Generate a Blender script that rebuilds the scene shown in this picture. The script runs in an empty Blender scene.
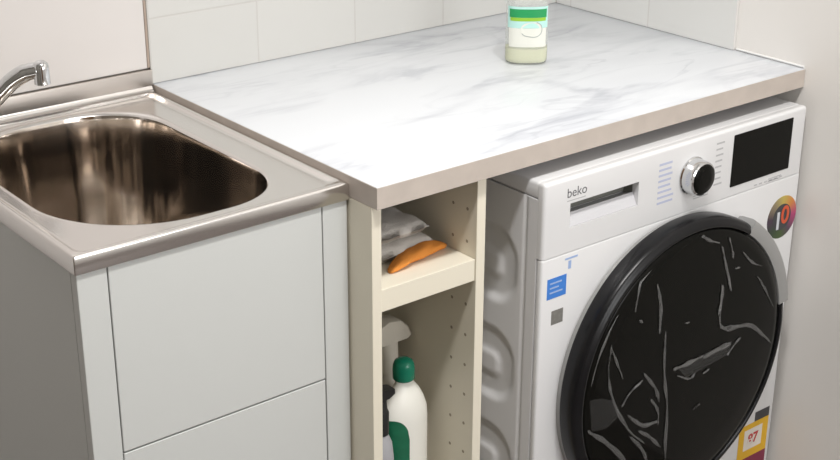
import bpy, bmesh, math, random
from mathutils import Vector, noise
random.seed(4)
PI = math.pi
S = bpy.context.scene
C = S.collection

# ------------------------------------------------------------------ helpers
def obj(name, bm, mats, parent=None, smooth=False, kind=None, label=None, auto=None, recalc=True):
    me = bpy.data.meshes.new(name)
    if recalc:
        bmesh.ops.recalc_face_normals(bm, faces=bm.faces[:])
    bm.to_mesh(me); bm.free()
    for m in (mats if isinstance(mats, (list, tuple)) else [mats]):
        me.materials.append(m)
    if smooth or auto:
        for p in me.polygons: p.use_smooth = True
    if auto:
        me.set_sharp_from_angle(angle=math.radians(auto))
    o = bpy.data.objects.new(name, me); C.objects.link(o)
    if parent:
        o.parent = parent
        o.location = -Vector(parent.location)      # geometry is written in room coordinates
    if kind: o['kind'] = kind
    if label: o['label'] = label
    return o

def tag(o, label, cat, group=None):
    o['label'] = label; o['category'] = cat
    if group: o['group'] = group
    return o

def thing(name, label, cat, loc):
    o = bpy.data.objects.new(name, None); C.objects.link(o)
    o.location = loc; o.empty_display_size = 0.05
    return tag(o, label, cat)

def struct(name, bm, m, **k):
    return obj(name, bm, m, kind='structure', **k)

def box(bm, x0, x1, y0, y1, z0, z1, bev=0.0, seg=2, mi=0):
    vs = [bm.verts.new((x, y, z)) for x in (x0, x1) for y in (y0, y1) for z in (z0, z1)]
    idx = [(0, 1, 3, 2), (4, 6, 7, 5), (0, 4, 5, 1), (2, 3, 7, 6), (0, 2, 6, 4), (1, 5, 7, 3)]
    fs = [bm.faces.new([vs[i] for i in f]) for f in idx]
    for f in fs: f.material_index = mi
    if bev:
        es = set(e for f in fs for e in f.edges)
        r = bmesh.ops.bevel(bm, geom=list(es), offset=bev, segments=seg, profile=0.5, affect='EDGES')
        for f in r['faces']: f.material_index = mi
    return fs

def bx(*a, **k):
    bm = bmesh.new(); box(bm, *a, **k); return bm

def loft(bm, loops, closed=True, cap0=False, cap1=False, mi=0):
    rows = [[bm.verts.new(p) for p in l] for l in loops]
    n = len(rows[0])
    for a, b in zip(rows, rows[1:]):
        for i in range(n if closed else n - 1):
            j = (i + 1) % n
            f = bm.faces.new((a[i], a[j], b[j], b[i])); f.material_index = mi
    if cap0: bm.faces.new(rows[0][::-1]).material_index = mi
    if cap1: bm.faces.new(rows[-1]).material_index = mi
    return rows

def rrect(x0, x1, y0, y1, r, z, k=12):
    """rounded rectangle in plan; r = radius or (back-left, front-left, front-right, back-right)"""
    if not isinstance(r, (tuple, list)): r = (r,) * 4
    out = []
    for (cx, sx, cy, sy, a0, rad) in ((x0, 1, y1, -1, PI / 2, r[0]), (x0, 1, y0, 1, PI, r[1]),
                                      (x1, -1, y0, 1, 1.5 * PI, r[2]), (x1, -1, y1, -1, 0, r[3])):
        ox, oy = cx + sx * rad, cy + sy * rad
        for i in range(k + 1):
            a = a0 + (PI / 2) * i / k
            out.append((ox + rad * math.cos(a), oy + rad * math.sin(a), z))
    return out

def lathe(bm, prof, c, axis='z', n=48, a0=0.0, a1=2 * PI, mi=0, cap=True, sx=1.0, sy=1.0):
    """profile of (radius, offset along axis); axis 'z' up, 'y' towards the viewer (-y)"""
    full = abs(a1 - a0 - 2 * PI) < 1e-6
    m = n if full else n + 1
    loops = []
    for r, h in prof:
        l = []
        for i in range(m):
            a = a0 + (a1 - a0) * i / n
            u, v = r * math.cos(a) * sx, r * math.sin(a) * sy
            l.append((c[0] + u, c[1] + v, c[2] + h) if axis == 'z' else (c[0] + u, c[1] - h, c[2] + v))
        loops.append(l)
    rows = loft(bm, loops, closed=full, mi=mi)
    if full and cap:
        for row in (rows[0], rows[-1]):
            bm.faces.new(row).material_index = mi
    if not full and cap:
        bm.faces.new([r[0] for r in rows]).material_index = mi
        bm.faces.new([r[-1] for r in rows][::-1]).material_index = mi
    return rows

def tube(bm, pts, rad, n=16, cap=True, mi=0, flat=1.0):
    pts = [Vector(p) for p in pts]
    if not isinstance(rad, (list, tuple)): rad = [rad] * len(pts)
    loops = []; up = None
    for i, p in enumerate(pts):
        t = (pts[min(i + 1, len(pts) - 1)] - pts[max(i - 1, 0)]).normalized()
        if up is None:
            up = Vector((0, 1, 0)) if abs(t.y) < 0.9 else Vector((1, 0, 0))
        b = t.cross(up).normalized(); up = b.cross(t).normalized()
        loops.append([p + rad[i] * (math.cos(2 * PI * j / n) * b + flat * math.sin(2 * PI * j / n) * up) for j in range(n)])
    loft(bm, loops, cap0=cap, cap1=cap, mi=mi)

def smooth_path(pts, n=8):
    P = [Vector(p) for p in pts]; out = []
    for i in range(len(P) - 1):
        a, b, c, d = P[max(i - 1, 0)], P[i], P[i + 1], P[min(i + 2, len(P) - 1)]
        for k in range(n):
            t = k / n
            out.append(0.5 * ((2 * b) + (c - a) * t + (2 * a - 5 * b + 4 * c - d) * t * t + (3 * b - a - 3 * c + d) * t ** 3))
    out.append(P[-1]); return out

def disc(bm, c, r, n=40, y=None, mi=0, ry=None):
    vs = [bm.verts.new((c[0] + r * math.cos(2 * PI * i / n), c[1], c[2] + (ry or r) * math.sin(2 * PI * i / n))) for i in range(n)]
    f = bm.faces.new(vs); f.material_index = mi; return f

def text_bm(s, size, loc, depth=0.0002, align='LEFT', bold=0.0, shear=0.0):
    """text standing in the xz plane, readable from -y"""
    cu = bpy.data.curves.new('text', 'FONT'); cu.body = s; cu.size = size; cu.extrude = depth
    cu.align_x = align; cu.offset = bold; cu.shear = shear
    o = bpy.data.objects.new('text', cu); C.objects.link(o)
    dg = bpy.context.evaluated_depsgraph_get()
    me = bpy.data.meshes.new_from_object(o.evaluated_get(dg))
    bm = bmesh.new(); bm.from_mesh(me)
    bpy.data.objects.remove(o); bpy.data.meshes.remove(me); bpy.data.curves.remove(cu)
    for v in bm.verts:
        x, y, z = v.co
        v.co = (loc[0] + x, loc[1] - z, loc[2] + y)
    return bm

# ------------------------------------------------------------------ materials
def mat(name, col, rough=0.5, metal=0.0, spec=0.5, coat=0.0, trans=0.0, ior=1.45, bump=0.0, bscale=200, vary=0.0, vscale=6):
    m = bpy.data.materials.new(name); m.use_nodes = True
    nt = m.node_tree; b = nt.nodes['Principled BSDF']
    b.inputs['Base Color'].default_value = (*col, 1)
    b.inputs['Roughness'].default_value = rough; b.inputs['Metallic'].default_value = metal
    b.inputs['Specular IOR Level'].default_value = spec; b.inputs['Coat Weight'].default_value = coat
    b.inputs['Transmission Weight'].default_value = trans; b.inputs['IOR'].default_value = ior
    tc = nt.nodes.new('ShaderNodeTexCoord')
    if vary:
        nz = nt.nodes.new('ShaderNodeTexNoise'); nz.inputs['Scale'].default_value = vscale
        nz.inputs['Detail'].default_value = 4
        nt.links.new(tc.outputs['Object'], nz.inputs['Vector'])
        mx = nt.nodes.new('ShaderNodeMix'); mx.data_type = 'RGBA'
        mx.inputs[6].default_value = (*[c * (1 - vary) for c in col], 1)
        mx.inputs[7].default_value = (*[min(1, c * (1 + vary)) for c in col], 1)
        nt.links.new(nz.outputs['Fac'], mx.inputs[0]); nt.links.new(mx.outputs[2], b.inputs['Base Color'])
    if bump:
        nz = nt.nodes.new('ShaderNodeTexNoise'); nz.inputs['Scale'].default_value = bscale
        nt.links.new(tc.outputs['Object'], nz.inputs['Vector'])
        bp = nt.nodes.new('ShaderNodeBump'); bp.inputs['Strength'].default_value = bump; bp.inputs['Distance'].default_value = 0.002
        nt.links.new(nz.outputs['Fac'], bp.inputs['Height']); nt.links.new(bp.outputs[0], b.inputs['Normal'])
    return m

def marble():
    m = bpy.data.materials.new('marble_laminate'); m.use_nodes = True
    nt = m.node_tree; b = nt.nodes['Principled BSDF']; L = nt.links.new
    tc = nt.nodes.new('ShaderNodeTexCoord')
    mp = nt.nodes.new('ShaderNodeMapping'); mp.inputs['Rotation'].default_value = (0, 0, math.radians(-24)); mp.inputs['Scale'].default_value = (1.0, 3.4, 1); mp.inputs['Location'].default_value = (1.3, 0.7, 0)
    L(tc.outputs['Object'], mp.inputs['Vector'])
    def vein(scale, dist, w0, w1, seed):
        n = nt.nodes.new('ShaderNodeTexNoise'); n.inputs['Scale'].default_value = scale; n.inputs['Detail'].default_value = 5
        n.inputs['Distortion'].default_value = dist; n.noise_dimensions = '4D'; n.inputs['W'].default_value = seed
        L(mp.outputs[0], n.inputs['Vector'])
        a = nt.nodes.new('ShaderNodeMath'); a.operation = 'SUBTRACT'; a.inputs[1].default_value = 0.5; L(n.outputs['Fac'], a.inputs[0])
        q = nt.nodes.new('ShaderNodeMath'); q.operation = 'ABSOLUTE'; L(a.outputs[0], q.inputs[0])
        r = nt.nodes.new('ShaderNodeMapRange'); r.inputs[1].default_value = w0; r.inputs[2].default_value = w1
        r.inputs[3].default_value = 1; r.inputs[4].default_value = 0; L(q.outputs[0], r.inputs[0]); return r.outputs[0]
    v1 = vein(2.0, 0.5, 0.0, 0.045, 1.7); v2 = vein(3.6, 0.8, 0.0, 0.03, 5.2)
    big = nt.nodes.new('ShaderNodeTexNoise'); big.inputs['Scale'].default_value = 2.6; big.inputs['Detail'].default_value = 3
    L(mp.outputs[0], big.inputs['Vector'])
    msk = nt.nodes.new('ShaderNodeMapRange'); msk.inputs[1].default_value = 0.42; msk.inputs[2].default_value = 0.68; L(big.outputs['Fac'], msk.inputs[0])
    def mul(a, k):
        x = nt.nodes.new('ShaderNodeMath'); x.operation = 'MULTIPLY'; L(a, x.inputs[0])
        if isinstance(k, float): x.inputs[1].default_value = k
        else: L(k, x.inputs[1])
        return x.outputs[0]
    def add(a, c):
        x = nt.nodes.new('ShaderNodeMath'); x.operation = 'ADD'; x.use_clamp = True; L(a, x.inputs[0]); L(c, x.inputs[1]); return x.outputs[0]
    f = add(mul(add(mul(v1, 0.75), mul(v2, 0.4)), msk.outputs[0]), mul(msk.outputs[0], 0.16))
    mx = nt.nodes.new('ShaderNodeMix'); mx.data_type = 'RGBA'
    mx.inputs[6].default_value = (0.715, 0.74, 0.775, 1); mx.inputs[7].default_value = (0.48, 0.50, 0.55, 1)
    L(f, mx.inputs[0]); L(mx.outputs[2], b.inputs['Base Color'])
    b.inputs['Roughness'].default_value = 0.22; b.inputs['Specular IOR Level'].default_value = 0.65
    return m

def tiles(name, col, mortar, axis, w=0.2, h=0.2, off=(0, 0)):
    m = bpy.data.materials.new(name); m.use_nodes = True
    nt = m.node_tree; b = nt.nodes['Principled BSDF']; L = nt.links.new
    tc = nt.nodes.new('ShaderNodeTexCoord'); sp = nt.nodes.new('ShaderNodeSeparateXYZ'); L(tc.outputs['Object'], sp.inputs[0])
    cb = nt.nodes.new('ShaderNodeCombineXYZ'); L(sp.outputs[axis], cb.inputs[0]); L(sp.outputs['Z'], cb.inputs[1])
    mp = nt.nodes.new('ShaderNodeMapping'); mp.inputs['Location'].default_value = (off[0], off[1], 0); L(cb.outputs[0], mp.inputs[0])
    br = nt.nodes.new('ShaderNodeTexBrick'); br.offset = 0; br.squash = 1
    br.inputs['Color1'].default_value = (*col, 1); br.inputs['Color2'].default_value = (*[c * 0.985 for c in col], 1)
    br.inputs['Mortar'].default_value = (*mortar, 1); br.inputs['Scale'].default_value = 1
    br.inputs['Mortar Size'].default_value = 0.0016; br.inputs['Mortar Smooth'].default_value = 0.3
    br.inputs['Brick Width'].default_value = w; br.inputs['Row Height'].default_value = h
    L(mp.outputs[0], br.inputs['Vector']); L(br.outputs['Color'], b.inputs['Base Color'])
    bp = nt.nodes.new('ShaderNodeBump'); bp.invert = True; bp.inputs['Strength'].default_value = 0.3; bp.inputs['Distance'].default_value = 0.001
    L(br.outputs['Fac'], bp.inputs['Height']); L(bp.outputs[0], b.inputs['Normal'])
    b.inputs['Roughness'].default_value = 0.3
    return m

def steel(name, col, rough, stretch, bump=0.06):
    m = mat(name, col, rough, metal=1.0); nt = m.node_tree; L = nt.links.new
    b = nt.nodes['Principled BSDF']
    tc = nt.nodes.new('ShaderNodeTexCoord'); mp = nt.nodes.new('ShaderNodeMapping'); mp.inputs['Scale'].default_value = stretch
    n = nt.nodes.new('ShaderNodeTexNoise'); n.inputs['Scale'].default_value = 1; n.inputs['Detail'].default_value = 5
    L(tc.outputs['Object'], mp.inputs[0]); L(mp.outputs[0], n.inputs['Vector'])
    r = nt.nodes.new('ShaderNodeMapRange'); r.inputs[3].default_value = rough * 0.75; r.inputs[4].default_value = rough * 1.35
    L(n.outputs['Fac'], r.inputs[0]); L(r.outputs[0], b.inputs['Roughness'])
    bp = nt.nodes.new('ShaderNodeBump'); bp.inputs['Strength'].default_value = bump; bp.inputs['Distance'].default_value = 0.001
    L(n.outputs['Fac'], bp.inputs['Height']); L(bp.outputs[0], b.inputs['Normal'])
    return m

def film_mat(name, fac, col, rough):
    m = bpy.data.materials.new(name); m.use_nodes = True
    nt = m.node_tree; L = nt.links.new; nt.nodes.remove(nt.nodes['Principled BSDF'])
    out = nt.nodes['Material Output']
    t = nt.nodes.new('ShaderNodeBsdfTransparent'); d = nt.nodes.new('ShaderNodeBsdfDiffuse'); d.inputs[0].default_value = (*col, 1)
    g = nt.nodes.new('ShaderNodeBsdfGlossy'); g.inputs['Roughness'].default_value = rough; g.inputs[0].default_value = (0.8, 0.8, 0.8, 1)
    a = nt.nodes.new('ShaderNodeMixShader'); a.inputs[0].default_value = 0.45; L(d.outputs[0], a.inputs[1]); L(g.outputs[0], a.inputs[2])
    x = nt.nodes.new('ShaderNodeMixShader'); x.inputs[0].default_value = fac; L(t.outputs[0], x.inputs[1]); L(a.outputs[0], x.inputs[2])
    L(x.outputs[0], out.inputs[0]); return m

def badge_mat():
    m = mat('rainbow_badge', (0.1, 0.1, 0.1), 0.3); nt = m.node_tree; L = nt.links.new; b = nt.nodes['Principled BSDF']
    tc = nt.nodes.new('ShaderNodeTexCoord'); sp = nt.nodes.new('ShaderNodeSeparateXYZ'); L(tc.outputs['Generated'], sp.inputs[0])
    def sub(o):
        x = nt.nodes.new('ShaderNodeMath'); x.operation = 'SUBTRACT'; x.inputs[1].default_value = 0.5; L(o, x.inputs[0]); return x.outputs[0]
    cb = nt.nodes.new('ShaderNodeCombineXYZ'); L(sub(sp.outputs['X']), cb.inputs[0]); L(sub(sp.outputs['Z']), cb.inputs[1])
    g = nt.nodes.new('ShaderNodeTexGradient'); g.gradient_type = 'RADIAL'; L(cb.outputs[0], g.inputs[0])
    cr = nt.nodes.new('ShaderNodeValToRGB'); e = cr.color_ramp.elements
    # 0 = -x (left) running anticlockwise through bottom, right, top
    e[0].position = 0; e[0].color = (0.06, 0.03, 0.06, 1); e[1].position = 1; e[1].color = (0.05, 0.03, 0.05, 1)
    for p, c in ((0.12, (0.03, 0.05, 0.03)), (0.25, (0.05, 0.09, 0.02)), (0.36, (0.08, 0.05, 0.08)), (0.5, (0.42, 0.05, 0.16)),
                 (0.62, (0.6, 0.22, 0.05)), (0.75, (0.5, 0.4, 0.09)), (0.86, (0.25, 0.2, 0.12))):
        k = e.new(p); k.color = (*c, 1)
    L(g.outputs['Fac'], cr.inputs[0]); L(cr.outputs[0], b.inputs['Base Color']); return m

WALL = mat('wall_paint', (0.70, 0.675, 0.655), 0.55, bump=0.05, bscale=90)
WALLD = mat('wall_paint_brown', (0.22, 0.205, 0.18), 0.6)
WALLR = mat('wall_paint_warm', (0.785, 0.76, 0.725), 0.6, bump=0.05, bscale=90)
PANEL = mat('splash_panel', (0.64, 0.61, 0.59), 0.3)
TILE = tiles('cream_tile', (0.595, 0.59, 0.565), (0.535, 0.52, 0.495), 'X', off=(0.0, -0.005))
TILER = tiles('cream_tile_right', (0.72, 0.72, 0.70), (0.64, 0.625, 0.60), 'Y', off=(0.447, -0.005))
FLOOR = tiles('floor_tile', (0.20, 0.17, 0.145), (0.16, 0.14, 0.13), 'X', 0.3, 0.3)
CEIL = mat('ceiling_paint', (0.88, 0.88, 0.87), 0.7)
SEAL = mat('brown_sealant', (0.36, 0.29, 0.24), 0.6)
SEALW = mat('white_sealant', (0.78, 0.78, 0.77), 0.4)
MARBLE = marble()
UNDER = mat('dark_underside_board', (0.13, 0.085, 0.06), 0.8, vary=0.3, vscale=120)  # unseen underside, coloured dark to deepen the shade below the bench
EDGE = mat('bench_edge_band', (0.52, 0.46, 0.41), 0.45, vary=0.14, vscale=30)
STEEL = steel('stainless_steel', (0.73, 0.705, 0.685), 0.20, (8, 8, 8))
STEELB = steel('shaded_bowl_steel', (0.60, 0.545, 0.49), 0.11, (46, 46, 1.2), 0.16)  # same steel as the top, browned to put dark reflections in
STEELU = steel('upstand_reflection_steel', (0.43, 0.395, 0.365), 0.30, (8, 8, 8))  # brown reflection of the bowl put into the colour
CHROME = mat('chrome', (0.70, 0.71, 0.72), 0.08, metal=1.0)
CABW = mat('cabinet_white', (0.60, 0.615, 0.60), 0.42)
GAPD = mat('gap_shade', (0.03, 0.03, 0.03), 0.8)
CREAM = mat('cream_melamine', (0.79, 0.74, 0.615), 0.42)
HOLE = mat('peg_hole_shadow', (0.36, 0.31, 0.23), 0.8)
WM = mat('appliance_white', (0.72, 0.72, 0.725), 0.28, coat=0.2)
WMS = mat('appliance_side_grey', (0.80, 0.80, 0.81), 0.45)
GRECESS = mat('drawer_recess_shade', (0.20, 0.20, 0.18), 0.45)  # shadow inside the recess put into the grey
DRAWER = mat('drawer_face_shade', (0.55, 0.55, 0.57), 0.4)  # white face greyed to put in the lip's shadow
SILV = mat('silver_plastic', (0.36, 0.36, 0.355), 0.4, metal=0.3)
BLACK = mat('gloss_black', (0.006, 0.006, 0.007), 0.27, spec=0.35)
BLACKG = mat('door_glass_black', (0.005, 0.005, 0.004), 0.09, spec=0.12)
BLACKM = mat('matte_black', (0.012, 0.012, 0.012), 0.45)
INK = mat('grey_print', (0.12, 0.12, 0.13), 0.5)
INKL = mat('light_grey_print', (0.46, 0.46, 0.47), 0.5)
INKB = mat('pale_blue_print', (0.48, 0.51, 0.66), 0.5)
BLUE = mat('blue_sticker', (0.055, 0.22, 0.66), 0.35)
PBLUE = mat('pale_blue_mark', (0.34, 0.46, 0.72), 0.4)
GREYST = mat('grey_sticker', (0.20, 0.195, 0.18), 0.5, vary=0.3, vscale=160)
YELLOW = mat('energy_yellow', (0.76, 0.44, 0.02), 0.4)
PWHITE = mat('paper_white', (0.80, 0.74, 0.66), 0.5)
RED = mat('label_red', (0.55, 0.05, 0.05), 0.45)
MAROON = mat('label_maroon', (0.22, 0.025, 0.06), 0.45)
DGREY = mat('label_dark_grey', (0.05, 0.05, 0.055), 0.45)
BADGE = badge_mat()
BADGE_N = mat('badge_numeral_silver', (0.62, 0.64, 0.68), 0.3)
BADGE_O = mat('badge_numeral_red', (0.62, 0.09, 0.03), 0.35)
CREASE = film_mat('crease_glint_film', 0.12, (0.55, 0.55, 0.55), 0.3)  # glints of the film creases put into a whitish tint
CREASE2 = film_mat('crumple_glint_film', 0.055, (0.55, 0.55, 0.55), 0.35)
WCLOTH = mat('white_cloth', (0.66, 0.63, 0.59), 0.9, bump=0.5, bscale=260)
OCLOTH = mat('orange_cloth', (0.74, 0.27, 0.045), 0.85, bump=0.5, bscale=260)
PLW = mat('white_bottle_plastic', (0.80, 0.79, 0.73), 0.35)
PLC = mat('cream_spray_plastic', (0.62, 0.58, 0.50), 0.4)
GREENC = mat('green_cap', (0.008, 0.22, 0.13), 0.25)
GREENL = mat('green_label', (0.010, 0.13, 0.065), 0.35, vary=0.5, vscale=40)
GREYB = mat('grey_bottle_plastic', (0.36, 0.36, 0.38), 0.35)
CLEAR = mat('clear_plastic', (0.93, 0.95, 0.92), 0.22, trans=0.75, ior=1.08)
LIQ = mat('pale_yellow_soap', (0.95, 0.95, 0.66), 0.25, trans=0.2, ior=1.1)
LGREEN = mat('soap_label_green', (0.02, 0.32, 0.10), 0.4)
LLIME = mat('soap_label_lime', (0.30, 0.56, 0.05), 0.4)
LAQUA = mat('soap_label_aqua', (0.50, 0.80, 0.74), 0.4)
LWHITE = mat('soap_label_white', (0.78, 0.79, 0.72), 0.4)
LGREY = mat('soap_label_grey', (0.42, 0.46, 0.44), 0.4)
PUMPW = mat('pump_white', (0.8, 0.8, 0.8), 0.35)
DOORP = mat('brown_door', (0.20, 0.12, 0.07), 0.4)

# ------------------------------------------------------------------ the setting
XR = 0.8934          # right wall
XL, YF, H = -1.95, -2.75, 2.75
struct('floor', bx(XL, XR, YF, 0, -0.05, 0), FLOOR)
struct('ceiling', bx(XL, XR, YF, 0, H, H + 0.05), CEIL)
struct('wall_back', bx(XL - 0.05, XR + 0.05, 0, 0.06, 0, H), WALL)
struct('wall_right', bx(XR, XR + 0.06, YF - 0.05, 0, 0, H), WALLR)
struct('wall_left', bx(XL - 0.06, XL, YF - 0.05, 0, 0, H), WALLD)
struct('wall_front', bx(XL - 0.05, XR + 0.05, YF - 0.06, YF, 0, H), WALL)
struct('added_door_1', bx(-1.3, -0.45, YF, YF + 0.03, 0, 2.05, bev=0.004), DOORP)  # unseen door, added as a dark shape for reflections
bm = bmesh.new()
for a in ((-0.31, -0.26, 0.82, 2.08), (0.70, 0.75, 0.82, 2.08), (-0.26, 0.70, 0.82, 0.87), (-0.26, 0.70, 2.03, 2.08)): box(bm, a[0], a[1], YF, YF + 0.035, a[2], a[3], bev=0.003)
struct('added_window_1', bm, PUMPW)  # unseen window frame, added around the fill light
struct('trim_1', bx(-0.0015, XR - 0.0062, -0.006, -0.0002, 0.9004, 1.805, bev=0.0006), TILE)       # tiled splashback
struct('trim_2', bx(XR - 0.006, XR - 0.0002, -0.447, -0.0064, 0.9004, 1.805, bev=0.001), TILER)    # tiles on the right wall
struct('trim_3', bx(XL + 0.01, -0.0066, -0.004, -0.0002, 0.927, 1.805), PANEL)                     # plain splash panel
bm = bmesh.new(); box(bm, -0.0064, -0.0018, -0.0055, -0.0002, 0.927, 1.805, bev=0.001)
struct('trim_4', bm, SEAL)                                                                         # sealant joint
bm = bmesh.new(); tube(bm, [(XR - 0.0005, -0.449, 0.9025), (XR - 0.0005, -0.592, 0.9025)], 0.002, 8)
struct('trim_5', bm, SEALW)

# ------------------------------------------------------------------ benchtop
D, ZB, T = 0.5953, 0.900, 0.0308
bt = thing('benchtop', 'white grey-veined marble-look laminate benchtop over the shelf unit and washing machine', 'benchtop', (0.45, -0.3, 0.873))
obj('top_board', bx(0.0008, XR - 0.0008, -D + 0.0012, -0.0008, ZB - T + 0.0012, ZB, bev=0.0010), MARBLE, bt, auto=40)
obj('underside', bx(0.0008, XR - 0.0008, -D + 0.0012, -0.0008, ZB - T, ZB - T + 0.0011), UNDER, bt, label='brown board underside, added dark to deepen the shade beneath')
bm = bmesh.new()
box(bm, 0.0, XR - 0.001, -D, -D + 0.0011, ZB - T, ZB - 0.0008)
obj('edge_band', bm, EDGE, bt, label='beige front edge band')
obj('edge_band', bx(0.0, 0.0008, -D + 0.0011, -0.0008, ZB - T, ZB - 0.0008), EDGE, bt, label='beige end edge band beside the sink')

# ------------------------------------------------------------------ sink cabinet
SX0, SX1, SY, SZ = -0.3978, -0.0006, -0.5357, 0.8907
cy = SY + 0.004
cab = thing('sink_cabinet', 'pale grey-white laundry cabinet under the stainless steel sink', 'cabinet', (-0.2, -0.27, 0.0))
cx0, cx1 = SX0 + 0.003, SX1 - 0.002
bm = bmesh.new()
box(bm, cx0, cx0 + 0.0395, cy, cy + 0.016, 0.0, 0.8655, bev=0.001)          # left stile
obj('stile', bm, CABW, cab)
obj('stile', bx(cx1 - 0.0395, cx1, cy, cy + 0.016, 0.0, 0.8655, bev=0.001), CABW, cab)
obj('side_panel', bx(cx0, cx0 + 0.014, cy + 0.0163, -0.008, 0.0, 0.8655), CABW, cab)
obj('side_panel', bx(cx1 - 0.014, cx1, cy + 0.0163, -0.008, 0.0, 0.8655), CABW, cab)
obj('back_panel', bx(cx0 + 0.0142, cx1 - 0.0142, -0.020, -0.008, 0.0, 0.8655), CABW, cab)
dx0, dx1 = cx0 + 0.0412, cx1 - 0.0412
obj('door', bx(dx0, dx1, cy, cy + 0.016, 0.6092, 0.8652, bev=0.001), CABW, cab, label='blank upper front panel')
obj('door', bx(dx0, dx1, cy + 0.0005, cy + 0.0165, 0.09, 0.6066, bev=0.001), CABW, cab, label='lower door')
obj('gap_shade_sheet', bx(cx0 + 0.0145, cx1 - 0.0145, cy + 0.018, cy + 0.03, 0.02, 0.864), GAPD, cab)  # dark sheet behind the doors, shade of the gaps put into colour

# ------------------------------------------------------------------ stainless sink
sink = thing('laundry_sink', 'stainless steel laundry sink with deep rounded bowl beside the white benchtop', 'sink', (-0.2, -0.27, 0.866))
bm = bmesh.new()
def orr(ins, z, r): return rrect(SX0 + ins, SX1 - ins, SY + ins, -0.0125 - ins * 0.5, r, z, 14)
def bowl(ins, z, dr=0.0):
    x0, x1, y0, y1 = -0.360 + ins, -0.057 - ins, -0.500 + ins, -0.034 - ins
    rr = [max(0.01, q - ins + dr) for q in (0.14, 0.155, 0.105, 0.114)]
    return rrect(x0, x1, y0, y1, rr, z, 14)
loops = [orr(0.0006, 0.8662, 0.002), orr(0.0, 0.8672, 0.002), orr(0.0, SZ - 0.0035, 0.002), orr(0.0008, SZ - 0.0010, 0.0045), orr(0.003, SZ, 0.006),
         orr(0.006, SZ + 0.0003, 0.009), orr(0.009, SZ - 0.0005, 0.011), orr(0.012, SZ - 0.0025, 0.014), orr(0.0145, SZ - 0.0042, 0.016), orr(0.0165, SZ - 0.0049, 0.018), orr(0.0185, SZ - 0.0050, 0.020), orr(0.0200, SZ - 0.00505, 0.0215)]
zb = SZ - 0.0055
loops += [bowl(-0.0085, zb + 0.0004), bowl(-0.0065, zb + 0.0003), bowl(-0.004, zb), bowl(-0.001, zb - 0.0008), bowl(0.0015, zb - 0.004)]
loft(bm, loops)
obj('sink_top', bm, STEEL, sink, auto=50)
bm = bmesh.new()
loops = [bowl(0.0015, zb - 0.004), bowl(0.003, zb - 0.010), bowl(0.006, zb - 0.06), bowl(0.010, zb - 0.13), bowl(0.014, zb - 0.185),
          bowl(0.020, zb - 0.205), bowl(0.030, zb - 0.217), bowl(0.045, zb - 0.223), bowl(0.075, zb - 0.226)]
# last: shrink to drain
cxd, cyd = -0.205, -0.27
last = loops[-1]
for k in (0.7, 0.42):
    loops.append([(cxd + (p[0] - cxd) * k, cyd + (p[1] - cyd) * k, zb - 0.226 - (1 - k) * 0.006) for p in last])
n = len(last)
loops.append([(cxd + 0.028 * math.cos(math.atan2(p[1] - cyd, p[0] - cxd)), cyd + 0.028 * math.sin(math.atan2(p[1] - cyd, p[0] - cxd)), zb - 0.232) for p in last])
loft(bm, loops)
obj('bowl', bm, STEELB, sink, auto=50, label='polished bowl with dark reflections tinted into the steel')
# upstand against the wall with a coved foot
bm = bmesh.new()
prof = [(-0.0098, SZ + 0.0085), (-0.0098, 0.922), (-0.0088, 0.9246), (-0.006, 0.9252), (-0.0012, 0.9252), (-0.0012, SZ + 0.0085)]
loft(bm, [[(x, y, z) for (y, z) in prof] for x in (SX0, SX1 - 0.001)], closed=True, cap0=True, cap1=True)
obj('upstand', bm, STEELU, sink, auto=50, label='upstand along the wall with the bowl reflection tinted into its steel')
bm = bmesh.new()
prof = [(-0.0195, SZ - 0.004), (-0.0192, SZ + 0.0002)] + [(-0.0192 + 0.0092 * math.sin(a), SZ + 0.0094 - 0.0092 * math.cos(a)) for a in [PI / 2 * k / 8 for k in range(1, 9)]] + [(-0.0012, SZ + 0.0088), (-0.0012, SZ - 0.006)]
loft(bm, [[(x, y, min(z, SZ + 0.0083)) for (y, z) in prof] for x in (SX0 + 0.002, SX1 - 0.003)], closed=True, cap0=True, cap1=True)
obj('coved_foot', bm, STEEL, sink, auto=50)
bm = bmesh.new(); lathe(bm, [(0.030, zb - 0.2315), (0.030, zb - 0.230), (0.024, zb - 0.231), (0.018, zb - 0.236), (0.004, zb - 0.236)], (cxd, cyd, 0), n=32)
obj('drain', bm, CHROME, sink, auto=40)

# ------------------------------------------------------------------ tap
tap = thing('tap', 'chrome laundry tap whose curved spout hangs over the sink bowl', 'tap', (-0.352, -0.046, SZ - 0.004))
bz = SZ - 0.0045
bm = bmesh.new(); lathe(bm, [(0.0235, bz), (0.0235, bz + 0.006), (0.019, bz + 0.010), (0.017, bz + 0.05), (0.0155, bz + 0.056)], (-0.352, -0.046, 0), n=32)
obj('tap_body', bm, CHROME, tap, auto=40)
bm = bmesh.new()
P = smooth_path([(-0.352, -0.046, bz + 0.040), (-0.332, -0.066, bz + 0.040), (-0.306, -0.0955, bz + 0.0615), (-0.289, -0.112, bz + 0.0835), (-0.277, -0.123, bz + 0.0985), (-0.264, -0.136, bz + 0.1095), (-0.2490, -0.1500, bz + 0.1145)], 8)
tube(bm, P, [0.0125] * (len(P) - 8) + [0.0118] * 8, 20)
obj('spout', bm, CHROME, tap, smooth=True)
ex, ey, ez = -0.2475, -0.1525, bz + 0.094
bm = bmesh.new(); lathe(bm, [(0.0085, ez), (0.0112, ez + 0.0012), (0.0112, ez + 0.024), (0.0100, ez + 0.030), (0.006, ez + 0.0335), (0.001, ez + 0.0345)], (ex, ey, 0), n=28)
obj('aerator', bm, CHROME, tap, auto=40)

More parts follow.
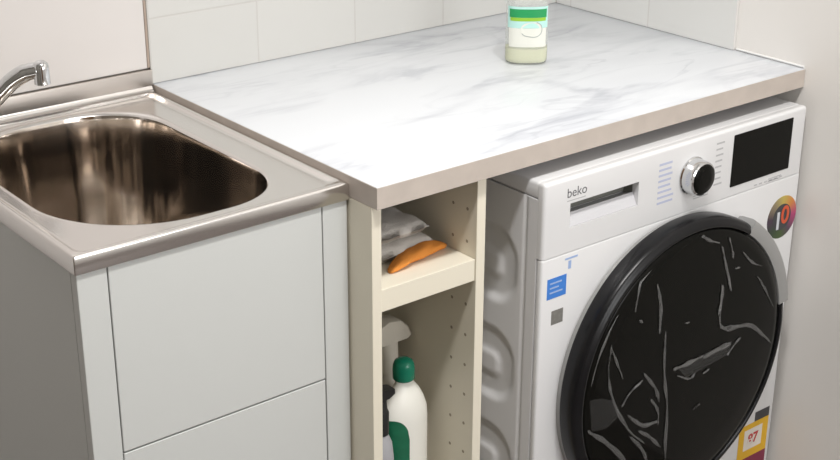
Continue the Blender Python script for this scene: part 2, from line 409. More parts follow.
# ------------------------------------------------------------------ shelf cabinet
PF, PW, PT = -0.5831, 0.2003, 0.016
sh = thing('shelf_cabinet', 'narrow cream open shelf unit between the sink cabinet and washing machine', 'shelf unit', (0.1, -0.29, 0.0))
obj('side_panel', bx(0.0, PT, PF, -0.012, 0.0, ZB - T - 0.0006, bev=0.0008), CREAM, sh)
bm = bx(PW - PT, PW, PF, -0.012, 0.0, ZB - T - 0.0006, bev=0.0008)
zs = [0.8155 - 0.0495 * k for k in range(16)]
for y in (-0.5315, -0.5625):
    for z in zs:
        vs = [bm.verts.new((PW - PT - 0.0003, y + 0.0026 * math.cos(2 * PI * i / 12), z + 0.0026 * math.sin(2 * PI * i / 12))) for i in range(12)]
        bm.faces.new(vs).material_index = 1
obj('side_panel', bm, [CREAM, HOLE], sh, label='side panel with two rows of peg holes')
obj('shelf', bx(PT + 0.0003, PW - PT - 0.0006, PF + 0.002, -0.02, 0.711, 0.7445, bev=0.0008), CREAM, sh)
ZS2 = 0.270
obj('shelf', bx(PT + 0.0003, PW - PT - 0.0006, PF + 0.002, -0.02, ZS2 - 0.016, ZS2, bev=0.0008), CREAM, sh)
obj('bottom_panel', bx(PT + 0.0003, PW - PT - 0.0006, PF + 0.002, -0.02, 0.06, 0.076), CREAM, sh)
obj('back_panel', bx(PT + 0.0003, PW - PT - 0.0006, -0.0195, -0.013, 0.02, ZB - T - 0.001), CREAM, sh)

# ------------------------------------------------------------------ cloths on the shelf
def folded_cloth(bm, x0, x1, y0, y1, z0, layers, th, seed, rot=0.0, mi=0):
    cx, cyy = (x0 + x1) / 2, (y0 + y1) / 2
    hx, hy = (x1 - x0) / 2, (y1 - y0) / 2
    NX, NY = 22, 26
    for L in range(layers):
        zb_ = z0 + L * th
        sh_ = 1 - 0.05 * L + 0.03 * math.sin(seed + L * 2)
        def pt(i, j, top):
            u, v = -1 + 2 * i / NX, -1 + 2 * j / NY
            e = (1 - abs(u) ** 8) * (1 - abs(v) ** 8)
            w = th * 0.46 * (e ** 0.4)
            nx = noise.noise(Vector((u * 1.7 + seed, v * 1.7, L * 0.7))); nn = noise.noise(Vector((u * 4 + seed, v * 4, L * 3.0)))
            x = hx * sh_ * u * (1 + 0.04 * nx); y = hy * sh_ * v * (1 + 0.05 * nn)
            drop = 0.05 * th * (L + 1) * nx
            z = zb_ + th / 2 + (w if top else -w) + (max(-0.2 * th, drop) + nn * th * 0.10 if (L or top) else 0) * (1 if top else 0.6)
            z = max(z, z0 + 0.0004)
            c, s = math.cos(rot), math.sin(rot)
            return (cx + c * x - s * y, cyy + s * x + c * y, z)
        top = [[bm.verts.new(pt(i, j, True)) for j in range(NY + 1)] for i in range(NX + 1)]
        bot = [[bm.verts.new(pt(i, j, False)) for j in range(NY + 1)] for i in range(NX + 1)]
        for i in range(NX):
            for j in range(NY):
                bm.faces.new((top[i][j], top[i + 1][j], top[i + 1][j + 1], top[i][j + 1]))
                bm.faces.new((bot[i][j], bot[i][j + 1], bot[i + 1][j + 1], bot[i + 1][j]))
        for i in range(NX):
            bm.faces.new((top[i][0], bot[i][0], bot[i + 1][0], top[i + 1][0])); bm.faces.new((top[i][NY], top[i + 1][NY], bot[i + 1][NY], bot[i][NY]))
        for j in range(NY):
            bm.faces.new((top[0][j], top[0][j + 1], bot[0][j + 1], bot[0][j])); bm.faces.new((top[NX][j], bot[NX][j], bot[NX][j + 1], top[NX][j + 1]))
ZS = 0.7447
bm = bmesh.new(); folded_cloth(bm, 0.024, 0.158, -0.522, -0.350, ZS, 2, 0.0240, 2.3, 0.02)
o = obj('folded_cloth', bm, WCLOTH, smooth=True); tag(o, 'folded off-white cleaning cloth stacked at the back of the upper shelf', 'cloth')
# orange cloth: lies across the front of the shelf, loosely rolled
bm = bmesh.new()
N, M = 26, 20
loops = []
for i in range(N + 1):
    t = i / N
    x = 0.062 + 0.112 * t; y = -0.544 + 0.020 * t + 0.006 * math.sin(t * 3)
    prof = (math.sin(PI * min(max(t, 0.02), 0.985)) ** 0.32)
    w = 0.0150 * prof; h = (0.0072 + 0.002 * math.sin(2.2 * t + 0.4)) * prof
    l = []
    for j in range(M):
        a = 2 * PI * j / M
        k = 1 + 0.28 * noise.noise(Vector((t * 5, math.cos(a) * 1.5, math.sin(a) * 1.5)))
        zz = ZS + 0.0003 + h * (1 + max(-0.96, math.sin(a) * k))
        l.append((x + 0.004 * math.sin(a), y + w * k * math.cos(a), zz))
    loops.append(l)
loft(bm, loops, cap0=True, cap1=True)
o = obj('rolled_cloth', bm, OCLOTH, smooth=True); tag(o, 'orange cleaning cloth lying at the front of the upper shelf', 'cloth')

# ------------------------------------------------------------------ bottles in the lower compartment
Z0 = ZS2 + 0.0004
bA = (0.1165, -0.503)
wb = thing('cleaner_bottle', 'white cleaner bottle with round green cap and dark green label on lower shelf', 'bottle', (bA[0], bA[1], Z0))
bm = bmesh.new()
lathe(bm, [(0.030, 0), (0.0385, 0.003), (0.041, 0.010), (0.0412, 0.10), (0.041, 0.205), (0.0395, 0.222), (0.034, 0.238), (0.026, 0.253), (0.018, 0.263), (0.0145, 0.268), (0.014, 0.276)],
      (bA[0], bA[1], Z0), n=48, sy=0.62)
obj('bottle_body', bm, PLW, wb, auto=60)
bm = bmesh.new()
lathe(bm, [(0.0150, 0.272), (0.0165, 0.274), (0.0168, 0.288), (0.0160, 0.296), (0.0135, 0.3020), (0.008, 0.3055), (0.001, 0.3065)], (bA[0], bA[1], Z0), n=36)
obj('cap', bm, GREENC, wb, auto=60)
# label hugging the oval body on its left front, rounded top
bm = bmesh.new(); NA, NZ = 20, 18; g = []
for j in range(NZ + 1):
    row = []
    for i in range(NA + 1):
        u = i / NA
        a = math.radians(178 + 80 * u)
        top = 0.182 + 0.036 * math.sqrt(max(0.0, 1 - (max(0, (u - 0.45) / 0.55)) ** 2.5))
        z = 0.03 + (top - 0.03) * j / NZ
        rr = 0.0417
        row.append(bm.verts.new((bA[0] + rr * math.cos(a), bA[1] + rr * 0.63 * math.sin(a), Z0 + z)))
    g.append(row)
for j in range(NZ):
    for i in range(NA): bm.faces.new((g[j][i], g[j][i + 1], g[j + 1][i + 1], g[j + 1][i]))
obj('front_label', bm, GREENL, wb, smooth=True)

bS = (0.1440, -0.430)
sp = thing('spray_bottle', 'cream trigger spray bottle standing behind the green-capped bottle', 'spray bottle', (bS[0], bS[1], Z0))
bm = bmesh.new()
lathe(bm, [(0.028, 0), (0.0345, 0.004), (0.0355, 0.012), (0.0355, 0.16), (0.034, 0.185), (0.027, 0.215), (0.018, 0.235), (0.0145, 0.243), (0.0145, 0.25)], (bS[0], bS[1], Z0), n=40)
obj('bottle_body', bm, PLC, sp, auto=60)
bm = bmesh.new(); lathe(bm, [(0.0170, 0.246), (0.0172, 0.262), (0.0155, 0.268), (0.0150, 0.290), (0.0140, 0.300)], (bS[0], bS[1], Z0), n=32)
obj('collar', bm, PLC, sp, auto=50)
bm = bmesh.new()
hz = Z0 + 0.297; pr = [(-0.036, 0.004), (-0.038, 0.020), (-0.030, 0.030), (-0.008, 0.037), (0.014, 0.034), (0.030, 0.020), (0.0365, 0.004), (0.030, 0.000), (-0.028, 0.000)]
loft(bm, [[(bS[0] + x * k, bS[1] + y, hz + 0.001 + z * (0.9 + 0.1 * k)) for x, z in pr] for y, k in ((-0.014, 0.9), (-0.011, 1.0), (0.011, 1.0), (0.014, 0.9))], cap0=True, cap1=True)
obj('trigger_head', bm, PLC, sp, auto=35)
bm = bmesh.new()
tube(bm, smooth_path([(bS[0] - 0.024, bS[1], hz + 0.004), (bS[0] - 0.028, bS[1], hz - 0.02), (bS[0] - 0.026, bS[1], hz - 0.045)], 6), 0.0045, 10)
obj('trigger', bm, PLC, sp, smooth=True)

bG = (0.0385, -0.5460)
gb = thing('pump_spray', 'grey bottle with black spray nozzle half hidden at left of lower shelf', 'spray bottle', (bG[0], bG[1], Z0))
bm = bmesh.new()
lathe(bm, [(0.017, 0), (0.0205, 0.003), (0.0210, 0.010), (0.0210, 0.170), (0.0203, 0.190), (0.018, 0.212), (0.0125, 0.226), (0.0115, 0.236)], (bG[0], bG[1], Z0), n=36)
obj('bottle_body', bm, GREYB, gb, auto=60)
bm = bmesh.new()
lathe(bm, [(0.0135, 0.228), (0.0138, 0.262), (0.0115, 0.268), (0.0105, 0.283)], (bG[0], bG[1], Z0), n=28)
obj('collar', bm, BLACKM, gb, auto=50)
bm = bmesh.new(); nz = Z0 + 0.2835
pr = [(-0.018, 0.0), (-0.020, 0.010), (-0.010, 0.0165), (0.008, 0.0160), (0.022, 0.0125), (0.0225, 0.006), (0.012, 0.001)]
loft(bm, [[(bG[0] + x * k, bG[1] + y, nz + z) for x, z in pr] for y, k in ((-0.010, 0.92), (-0.008, 1), (0.008, 1), (0.010, 0.92))], cap0=True, cap1=True)
obj('nozzle', bm, BLACKM, gb, auto=35)

# ------------------------------------------------------------------ washing machine
MX, MY, MZ = 0.2804, -0.6175, 0.8444
MX1 = MX + 0.5990
wm = thing('washing_machine', 'white front-loading washing machine with large black round door under the benchtop', 'washing machine', (0.58, -0.33, 0.0))
obj('casing', bx(MX + 0.012, MX1 - 0.001, MY + 0.034, -0.045, 0.018, MZ - 0.027, bev=0.003), WMS, wm)
# side panel with pressed D-shaped recesses
def dsd(y, z, y0, y1, zc, hz, r):
    cyy, hy = (y0 + y1) / 2, (y1 - y0) / 2
    qx, qz = abs(y - cyy) - hy + r, abs(z - zc) - hz + r
    return math.hypot(max(qx, 0), max(qz, 0)) + min(max(qx, qz), 0) - r
def sstep(a, b, x):
    t = min(1, max(0, (x - a) / (b - a))); return t * t * (3 - 2 * t)
def relief(y, z):
    d = 0.0
    for zc in (0.690, 0.520, 0.350, 0.180):
        d += 0.0060 * sstep(0.004, -0.014, dsd(y, z, -0.5655, -0.20, zc, 0.062, 0.050))
        d -= 0.0048 * sstep(0.004, -0.012, dsd(y, z, -0.5330, -0.23, zc - 0.002, 0.024, 0.018))
    d += 0.0022 * sstep(-0.5765, -0.5785, y) - 0.0022 * sstep(-0.5815, -0.5835, y)
    return d
bm = bmesh.new()
ys = [MY + 0.0127 + 0.0035 * i for i in range(78)] + [-0.32 + 0.03 * i for i in range(10)]
zsn = [0.018 + (MZ - 0.0446) * j / 230 for j in range(231)]
gr = [[bm.verts.new((MX + relief(y, z), y, z)) for z in zsn] for y in ys]
for i in range(len(ys) - 1):
    for j in range(len(zsn) - 1): bm.faces.new((gr[i][j], gr[i + 1][j], gr[i + 1][j + 1], gr[i][j + 1]))
def skirt(vs):
    back = [bm.verts.new((MX + 0.0118, v.co.y, v.co.z)) for v in vs]
    for a, b, c, d in zip(vs, vs[1:], back[1:], back): bm.faces.new((a, b, c, d))
skirt(gr[0]); skirt(gr[-1]); skirt([r[0] for r in gr]); skirt([r[-1] for r in gr])
obj('side_panel', bm, WMS, wm, auto=60, label='grey pressed-metal side panel with D-shaped recesses')
obj('top_cover', bx(MX + 0.0005, MX1 - 0.0005, MY + 0.0127, -0.04, MZ - 0.0262, MZ, bev=0.005, seg=3), WM, wm, auto=40)
obj('front_panel', bx(MX, MX1, MY, MY + 0.0125, 0.055, 0.7272, bev=0.004, seg=3), WM, wm, auto=40)
obj('kick_plate', bx(MX + 0.004, MX1 - 0.004, MY + 0.004, MY + 0.0125, 0.016, 0.0540, bev=0.002), WM, wm)
for x in (MX + 0.06, MX1 - 0.06):
    for y in (MY + 0.08, -0.10):
        bm = bmesh.new(); lathe(bm, [(0.018, 0.0003), (0.02, 0.002), (0.02, 0.012), (0.012, 0.0175)], (x, y, 0), n=20); obj('foot', bm, BLACKM, wm)
# control panel with the drawer recess left open
R = (MX + 0.0525, MX + 0.1965, 0.7655, 0.8040)     # x0,x1,z0,z1
bm = bmesh.new()
xs = [MX, R[0], R[1], MX1]; zz = [0.7276, R[2], R[3], MZ]
fv = [[bm.verts.new((x, MY, z)) for z in zz] for x in xs]
bv = [[bm.verts.new((x, MY + 0.0125, z)) for z in zz] for x in xs]
for i in range(3):
    for j in range(3):
        if (i, j) != (1, 1):
            bm.faces.new((fv[i][j], fv[i + 1][j], fv[i + 1][j + 1], fv[i][j + 1])); bm.faces.new((bv[i][j], bv[i][j + 1], bv[i + 1][j + 1], bv[i + 1][j]))
for i in range(3):
    bm.faces.new((fv[i][0], bv[i][0], bv[i + 1][0], fv[i + 1][0])); bm.faces.new((fv[i][3], fv[i + 1][3], bv[i + 1][3], bv[i][3]))
for j in range(3):
    bm.faces.new((fv[0][j], fv[0][j + 1], bv[0][j + 1], bv[0][j])); bm.faces.new((fv[3][j], bv[3][j], bv[3][j + 1], fv[3][j + 1]))
h = [fv[1][1], fv[2][1], fv[2][2], fv[1][2]]; hb = [bv[1][1], bv[2][1], bv[2][2], bv[1][2]]
for k in range(4): bm.faces.new((h[k], h[(k + 1) % 4], hb[(k + 1) % 4], hb[k]))
bmesh.ops.recalc_face_normals(bm, faces=bm.faces[:])
es = [e for e in bm.edges if all(abs(v.co.y - MY) < 1e-6 for v in e.verts) and
      (all(abs(v.co.z - MZ) < 1e-6 for v in e.verts) or all(abs(v.co.x - MX) < 1e-6 for v in e.verts) or all(abs(v.co.x - MX1) < 1e-6 for v in e.verts))]
es += [e for e in bm.edges if all(abs(v.co.z - MZ) < 1e-6 for v in e.verts) and (all(abs(v.co.x - MX) < 1e-6 for v in e.verts) or all(abs(v.co.x - MX1) < 1e-6 for v in e.verts))]
bmesh.ops.bevel(bm, geom=es, offset=0.0055, segments=4, profile=0.5, affect='EDGES')
obj('control_panel', bm, WM, wm, auto=35)
# detergent drawer: recessed grip, sloping face below, hollow above, both greyed with painted shade
dr = bpy.data.objects.new('detergent_drawer', None)
bm = bmesh.new()
x0, x1, z0, z1 = R[0] + 0.0004, R[1] - 0.0004, R[2] + 0.0004, R[3] - 0.0004
pr = [(MY + 0.0015, z0), (MY + 0.0030, z0 + 0.003), (MY + 0.0105, z0 + 0.0175), (MY + 0.0115, z0 + 0.0185), (MY + 0.0125, z0 + 0.0180), (MY + 0.029, z0 + 0.012), (MY + 0.033, z0 + 0.012), (MY + 0.0335, z0)]
loft(bm, [[(x, y, z) for y, z in pr] for x in (x0, x1)], cap0=True, cap1=True)
dro = obj('detergent_drawer', bm, DRAWER, wm, auto=35)
bm = bx(x0, x1, MY + 0.0300, MY + 0.0335, z0 + 0.0145, z1, bev=0)
box(bm, x0, x1, MY + 0.0127, MY + 0.0300, z1 + 0.0005, z1 + 0.002); box(bm, x0 - 0.002, x0, MY + 0.0127, MY + 0.0300, z0, z1 + 0.002); box(bm, x1, x1 + 0.002, MY + 0.0127, MY + 0.0300, z0, z1 + 0.002)
obj('grip_hollow', bm, GRECESS, dro).location = (0, 0, 0)
# printed marks
def mark(name, bm, m, parent=None, label=None):
    return obj(name, bm, m, parent or wm, label=label)
bm = text_bm('beko', 0.0205, (MX + 0.0445, MY - 0.0001, 0.8140), 0.0001)
mark('logo', bm, INK, label='small dark beko logo')
bm = bmesh.new(); box(bm, MX + 0.0455, MX + 0.083, MY - 0.0002, MY + 0.0002, 0.8045 + 0.0035, 0.8060 + 0.0035); mark('printed_line', bm, INKL)
def dashes(name, x0, x1, z0, z1, n, m, h=0.0028, gap=0.25):
    bm = bmesh.new()
    for i in range(n):
        z = z1 + (z0 - z1) * i / (n - 1)
        w = (x1 - x0) * (0.72 + 0.28 * random.random())
        box(bm, x0, x0 + w, MY - 0.0002, MY + 0.0002, z - h / 2, z + h / 2)
    return mark(name, bm, m)
dashes('program_list', MX + 0.240, MX + 0.277, 0.757, 0.820, 8, INKB, 0.0036)
dashes('program_list', MX + 0.372, MX + 0.392, 0.757, 0.826, 8, INKL)
dashes('printed_line', MX + 0.325, MX + 0.362, 0.745, 0.749, 2, INKL, 0.002)
dashes('printed_line', MX + 0.512, MX + 0.548, 0.7245 + 0.006, 0.7265 + 0.008, 2, INKL, 0.002)
bm = bmesh.new(); 
for i in range(6): box(bm, MX + 0.476 + 0.013 * i, MX + 0.484 + 0.013 * i, MY - 0.0002, MY + 0.0002, 0.7305, 0.7328)
mark('printed_line', bm, INKL)
bm = bmesh.new(); box(bm, MX + 0.047, MX + 0.073, MY - 0.0002, MY + 0.0002, 0.7155, 0.7185); box(bm, MX + 0.054, MX + 0.060, MY - 0.0002, MY + 0.0002, 0.700, 0.713)
mark('transfer_mark', bm, PBLUE, label='small pale blue printed mark')
# display
bm = bmesh.new(); box(bm, MX + 0.4135, MX + 0.5630, MY - 0.0012, MY + 0.0005, 0.7430, 0.8315, bev=0.0012)
dsp = obj('display', bm, BLACKG, wm, label='gloss black display panel')
# knob
KX, KZ = MX + 0.3180, 0.7865
bm = bmesh.new(); lathe(bm, [(0.0305, 0.0002), (0.0305, 0.002), (0.0285, 0.004), (0.0280, 0.019), (0.0270, 0.0225), (0.0245, 0.0240), (0.0235, 0.0232)], (KX, MY, KZ), axis='y', n=48)
kb = obj('knob', bm, CHROME, wm, auto=40, label='silver program dial')
bm = bmesh.new(); lathe(bm, [(0.0242, 0.0228), (0.0240, 0.0246), (0.0225, 0.0262), (0.012, 0.0268), (0.001, 0.0270)], (KX, MY, KZ), axis='y', n=48)
o = obj('knob_face', bm, BLACKG, kb, auto=60, label='black dial face'); o.location = (0, 0, 0)
# stickers
mark('sticker', bx(MX + 0.0125, MX + 0.0515, MY - 0.0003, MY + 0.0002, 0.6605, 0.6935), BLUE, label='blue square sticker')
st = bpy.data.objects['sticker']
bm = bmesh.new()
for i, w in enumerate((0.024, 0.018, 0.026)): box(bm, MX + 0.018, MX + 0.018 + w, MY - 0.0005, MY - 0.0003, 0.684 - 0.0075 * i, 0.6865 - 0.0075 * i)
o = obj('sticker_print', bm, PBLUE, st); o.location = (0, 0, 0)
mark('sticker', bx(MX + 0.0235, MX + 0.0475, MY - 0.0003, MY + 0.0002, 0.6165, 0.6395), GREYST, label='small plain grey square sticker')
# round badge with the numeral
BX, BZ, BR = MX + 0.5605, 0.6550, 0.0385
bm = bmesh.new(); lathe(bm, [(BR, -0.0002), (BR, 0.0004), (BR * 0.97, 0.0006)], (BX, MY, BZ), axis='y', n=48)
bd = obj('badge', bm, BADGE, wm, label='round multicoloured badge reading 10')
bm = bmesh.new(); lathe(bm, [(BR * 0.62, 0.0005), (BR * 0.62, 0.0007), (BR * 0.61, 0.0008)], (BX, MY, BZ), axis='y', n=40)
o = obj('badge_center', bm, DGREY, bd); o.location = (0, 0, 0)
o = obj('numeral', text_bm('1', 0.044, (BX - 0.021, MY - 0.0010, BZ - 0.020), 0.0002, bold=0.001), BADGE_N, bd); o.location = (0, 0, 0)
o = obj('numeral', text_bm('0', 0.044, (BX - 0.003, MY - 0.0010, BZ - 0.012), 0.0002, bold=0.001), BADGE_O, bd); o.location = (0, 0, 0)
# energy label
el = obj('energy_label', bx(MX + 0.507, MX + 0.588, MY - 0.0004, MY + 0.0002, 0.098, 0.2610), YELLOW, wm, label='yellow energy rating label with red figures')
def lab(name, bm, m): o = obj(name, bm, m, el); o.location = (0, 0, 0); return o
lab('label_panel', bx(MX + 0.522, MX + 0.572, MY - 0.0006, MY - 0.0004, 0.2080, 0.2500), PWHITE)
lab('figures', text_bm('87', 0.028, (MX + 0.547, MY - 0.0008, 0.2195), 0.0001, 'CENTER', bold=0.0008), RED)
lab('label_stripe', bx(MX + 0.507, MX + 0.588, MY - 0.0006, MY - 0.0004, 0.1500, 0.1915), MAROON)
mark('label_flag', bx(MX + 0.548, MX + 0.588, MY - 0.0003, MY + 0.0002, 0.2612, 0.2800), DGREY, label='dark grey strip above the energy label')

# door -------------------------------------------------------------
DX, DZ = 0.5700, 0.4785
door = obj('door', (lambda b: (lathe(b, [(0.2470, -0.0005), (0.2470, 0.009), (0.2460, 0.012), (0.2440, 0.013), (0.18, 0.013)], (DX, MY, DZ - 0.004), axis='y', n=96), b)[1])(bmesh.new()), SILV, wm, auto=40, label='round door with silver surround')
def child(name, bm, m, lbl=None, auto=45):
    o = obj(name, bm, m, door, auto=auto, label=lbl); o.location = (0, 0, 0); return o
rp = [(0.2460, 0.0100), (0.2500, 0.0110), (0.2508, 0.0150), (0.2512, 0.0270), (0.2508, 0.0330), (0.2490, 0.0390), (0.2460, 0.0425), (0.2435, 0.0432), (0.2415, 0.0450), (0.2385, 0.0465), (0.2355, 0.0462), (0.2335, 0.0440), (0.2330, 0.0135)]
bm = bmesh.new(); lathe(bm, rp, (DX, MY, DZ), axis='y', n=110, a0=math.radians(57), a1=math.radians(369.5))
child('door_ring', bm, BLACK, 'gloss black outer ring')
hp = [(0.2500, 0.0100), (0.2570, 0.0115), (0.2590, 0.0180), (0.2602, 0.0380), (0.2590, 0.0430), (0.2560, 0.0450), (0.2400, 0.0442), (0.2350, 0.0435), (0.2335, 0.0400), (0.2330, 0.0135)]
bm = bmesh.new(); lathe(bm, hp, (DX, MY, DZ), axis='y', n=30, a0=math.radians(9.9), a1=math.radians(56.6))
child('door_handle', bm, SILV, 'silver grip section of the door ring')
gp = [(0.2325, 0.0132), (0.2325, 0.0400), (0.2318, 0.0432), (0.2290, 0.0452), (0.215, 0.0475), (0.17, 0.0510), (0.12, 0.0535), (0.06, 0.0550), (0.001, 0.0555)]
bm = bmesh.new(); lathe(bm, gp, (DX, MY, DZ), axis='y', n=96)
child('door_glass', bm, BLACKG, 'domed black door glass', 60)
# protective film: only its creases, their glints put in as whitish see-through colour
def gh(r):
    for (r0, h0), (r1, h1) in zip(gp[2:], gp[3:]):
        if r1 <= r <= r0: return h0 + (h1 - h0) * (r0 - r) / (r0 - r1)
    return 0.0475
# camera ray to door surface, used once to place creases measured on the door face
from mathutils import Matrix, Euler
CAM = Vector((-1.0262, -1.95244, 1.55312)); EUL = Euler((1.17465, -0.00438, -0.67835), 'XYZ'); FPX = 1410.03
RM = EUL.to_matrix()
def face(u, v):
    d = RM @ Vector(((u - 420) / FPX, -(v - 230) / FPX, -1))
    t = (MY - 0.050 - CAM.y) / d.y; p = CAM + t * d
    return p.x, p.z
def film_point(x, z, lift):
    r = math.hypot(x - DX, z - DZ)
    if r > 0.226:
        x, z = DX + (x - DX) * 0.226 / r, DZ + (z - DZ) * 0.226 / r; r = 0.226
    return Vector((x, MY - gh(r) - lift, z))
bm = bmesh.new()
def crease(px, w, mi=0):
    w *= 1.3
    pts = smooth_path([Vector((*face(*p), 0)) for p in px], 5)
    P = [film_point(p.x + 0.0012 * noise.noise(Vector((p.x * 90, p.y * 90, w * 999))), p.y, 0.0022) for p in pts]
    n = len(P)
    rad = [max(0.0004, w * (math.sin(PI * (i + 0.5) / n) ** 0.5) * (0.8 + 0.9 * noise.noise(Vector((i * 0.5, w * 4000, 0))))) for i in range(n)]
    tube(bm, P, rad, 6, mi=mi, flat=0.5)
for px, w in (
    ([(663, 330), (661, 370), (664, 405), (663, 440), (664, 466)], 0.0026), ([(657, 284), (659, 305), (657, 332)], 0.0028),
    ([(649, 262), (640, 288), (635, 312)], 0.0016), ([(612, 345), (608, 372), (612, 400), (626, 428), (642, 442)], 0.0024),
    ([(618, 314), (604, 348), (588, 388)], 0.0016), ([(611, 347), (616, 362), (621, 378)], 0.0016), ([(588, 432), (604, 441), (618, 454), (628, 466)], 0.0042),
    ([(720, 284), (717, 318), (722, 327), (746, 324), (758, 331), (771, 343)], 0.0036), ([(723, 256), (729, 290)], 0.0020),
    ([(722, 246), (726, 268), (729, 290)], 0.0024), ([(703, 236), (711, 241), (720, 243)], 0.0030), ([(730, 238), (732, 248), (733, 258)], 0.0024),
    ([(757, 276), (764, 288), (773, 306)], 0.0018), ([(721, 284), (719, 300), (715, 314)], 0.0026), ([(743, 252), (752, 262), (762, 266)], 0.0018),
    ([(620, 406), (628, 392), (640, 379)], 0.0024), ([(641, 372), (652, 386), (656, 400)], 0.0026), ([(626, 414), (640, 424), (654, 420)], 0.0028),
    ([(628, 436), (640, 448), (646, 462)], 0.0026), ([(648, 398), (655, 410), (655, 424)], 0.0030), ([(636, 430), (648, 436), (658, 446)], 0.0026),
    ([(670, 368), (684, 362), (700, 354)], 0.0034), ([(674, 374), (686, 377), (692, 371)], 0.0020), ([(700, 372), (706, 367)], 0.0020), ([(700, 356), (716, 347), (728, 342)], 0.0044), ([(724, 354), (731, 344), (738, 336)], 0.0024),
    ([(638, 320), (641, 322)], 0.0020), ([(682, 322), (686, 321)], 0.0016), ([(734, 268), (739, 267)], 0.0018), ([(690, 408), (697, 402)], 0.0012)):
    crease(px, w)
def patch(px):  # flat whitish patch, sheen of crumpled film put into colour
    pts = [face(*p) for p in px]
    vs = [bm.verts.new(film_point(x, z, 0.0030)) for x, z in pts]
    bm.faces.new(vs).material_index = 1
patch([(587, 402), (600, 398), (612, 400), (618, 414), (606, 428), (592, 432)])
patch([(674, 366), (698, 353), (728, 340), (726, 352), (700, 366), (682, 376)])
child('protective_film', bm, [CREASE, CREASE2], 'wrinkled plastic film creases over the door glass, glints tinted whitish', 50)

# ------------------------------------------------------------------ soap bottle on the bench
sx, sy, sz = 0.5570, -0.2760, ZB + 0.0006
soap = thing('soap_bottle', 'clear hand soap bottle with green label standing on the white benchtop', 'bottle', (sx, sy, sz))
th_ = math.radians(-38)
def oval(bm, prof, ax=1.0, ay=0.66, n=48, a0=0, a1=2 * PI, cap=True, mi=0):
    full = abs(a1 - a0 - 2 * PI) < 1e-6; m = n if full else n + 1; loops = []
    for r, h in prof:
        l = []
        for i in range(m):
            a = a0 + (a1 - a0) * i / n
            cu, su = math.cos(a), math.sin(a)
            e = 0.75
            u = r * ax * math.copysign(abs(cu) ** e, cu); v = r * ay * math.copysign(abs(su) ** e, su)
            l.append((sx + math.cos(th_) * u - math.sin(th_) * v, sy + math.sin(th_) * u + math.cos(th_) * v, sz + h))
        loops.append(l)
    rows = loft(bm, loops, closed=full, mi=mi)
    if full and cap:
        bm.faces.new(rows[0][::-1]).material_index = mi; bm.faces.new(rows[-1]).material_index = mi
bm = bmesh.new()
oval(bm, [(0.030, 0), (0.0335, 0.0015), (0.0350, 0.006), (0.0352, 0.05), (0.0345, 0.095), (0.031, 0.112), (0.022, 0.124), (0.0135, 0.130), (0.0125, 0.140)])
obj('bottle_body', bm, CLEAR, soap, auto=60)
bm = bmesh.new(); oval(bm, [(0.029, 0.002), (0.0325, 0.0035), (0.0336, 0.008), (0.0338, 0.0260)])
obj('liquid_soap', bm, LIQ, soap, auto=60)
def lab_band(name, r, z0, z1, a0, a1, m, lbl=None):
    bm = bmesh.new(); oval(bm, [(r, z0), (r, z1)], n=28, a0=math.radians(a0), a1=math.radians(a1), cap=False)
    return obj(name, bm, m, soap, smooth=True, label=lbl)
lab_band('front_label', 0.0355, 0.030, 0.062, 215, 325, LWHITE, 'pale front label')
lab_band('front_label', 0.0355, 0.0622, 0.098, 206, 334, LAQUA, 'aqua upper label')
lab_band('label_band', 0.0358, 0.0800, 0.0940, 216, 324, LGREEN, 'green label band')
lab_band('label_band', 0.0358, 0.0740, 0.0798, 220, 320, LLIME, 'lime label band')
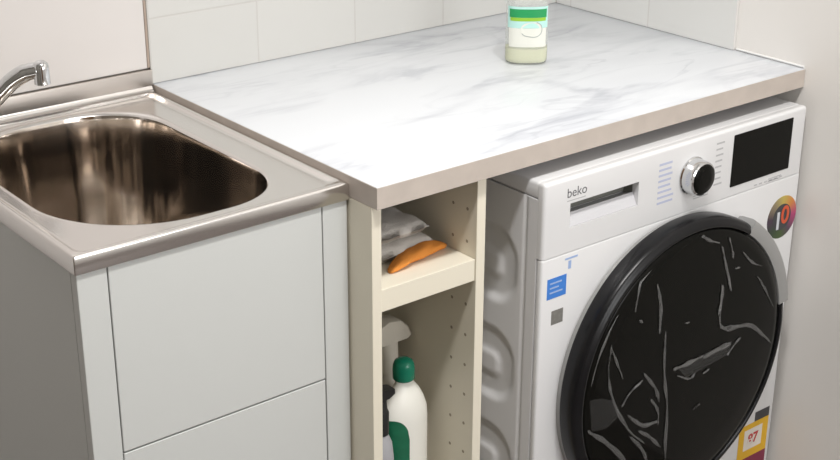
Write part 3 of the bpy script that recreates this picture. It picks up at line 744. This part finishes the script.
# ring motif on the label: a leaf-like pale oval with a grey outline
def on_label(a, z, r=0.0360):
    a = math.radians(a); cu, su = math.cos(a), math.sin(a); e = 0.75
    u = r * math.copysign(abs(cu) ** e, cu); v = r * 0.66 * math.copysign(abs(su) ** e, su)
    return Vector((sx + math.cos(th_) * u - math.sin(th_) * v, sy + math.sin(th_) * u + math.cos(th_) * v, sz + z))
bm = bmesh.new()
vs = [bm.verts.new(on_label(280 + 24 * math.cos(t), 0.060 + 0.0125 * math.sin(t))) for t in [2 * PI * i / 32 for i in range(32)]]
bm.faces.new(vs); obj('label_motif', bm, LWHITE, soap)
bm = bmesh.new(); tube(bm, [on_label(280 + 24 * math.cos(t), 0.060 + 0.0125 * math.sin(t)) for t in [-2.6 + 3.9 * i / 24 for i in range(25)]], 0.0007, 6)
obj('label_outline', bm, LGREY, soap, smooth=True)
bm = bmesh.new(); lathe(bm, [(0.0150, 0.130), (0.0155, 0.146), (0.012, 0.149), (0.0045, 0.150), (0.0045, 0.165)], (sx, sy, sz), n=28); obj('pump_collar', bm, PUMPW, soap, auto=40)
bm = bmesh.new(); tube(bm, smooth_path([(sx + 0.012, sy, sz + 0.169), (sx, sy, sz + 0.170), (sx - 0.022, sy - 0.016, sz + 0.169), (sx - 0.034, sy - 0.025, sz + 0.163)], 6), 0.0062, 12); obj('pump_head', bm, PUMPW, soap, smooth=True)

# ------------------------------------------------------------------ light
def area(name, loc, size, power, col, target=None, shape='DISK', sy=None):
    l = bpy.data.lights.new(name, 'AREA'); l.shape = shape; l.size = size; l.energy = power; l.color = col
    if sy: l.size_y = sy
    o = bpy.data.objects.new(name, l); C.objects.link(o); o.location = loc
    if target is not None: o.rotation_euler = (Vector(target) - Vector(loc)).to_track_quat('-Z', 'Y').to_euler()
    return o
area('ceiling_lamp_light', (-0.42, -1.34, 2.72), 0.26, 21.5, (1.0, 0.985, 0.965), (-0.42, -1.34, 0))
area('ceiling_lamp_light', (0.08, -1.34, 2.72), 0.13, 17.5, (1.0, 0.975, 0.945), (0.08, -1.34, 0))
area('added_fill_light', (0.22, YF + 0.05, 1.45), 0.95, 16, (0.97, 0.985, 1.0), (0.22, 0, 1.45), 'RECTANGLE', 1.15)  # added fill light for the front faces, no window known there
w = bpy.data.worlds.new('room_ambient'); S.world = w; w.use_nodes = True
w.node_tree.nodes['Background'].inputs[0].default_value = (0.9, 0.95, 1.0, 1); w.node_tree.nodes['Background'].inputs[1].default_value = 0.3

# ------------------------------------------------------------------ camera
cd = bpy.data.cameras.new('camera'); cam = bpy.data.objects.new('camera', cd); C.objects.link(cam)
cam.location = CAM; cam.rotation_euler = EUL
cd.sensor_width = 36; cd.sensor_fit = 'HORIZONTAL'; cd.lens = FPX / 840 * 36; cd.clip_start = 0.01
S.camera = cam
S.view_settings.view_transform = 'Standard'; S.view_settings.look = 'None'
S.view_settings.gamma = 1; S.view_settings.use_curve_mapping = False
S.view_settings.exposure = 0.12
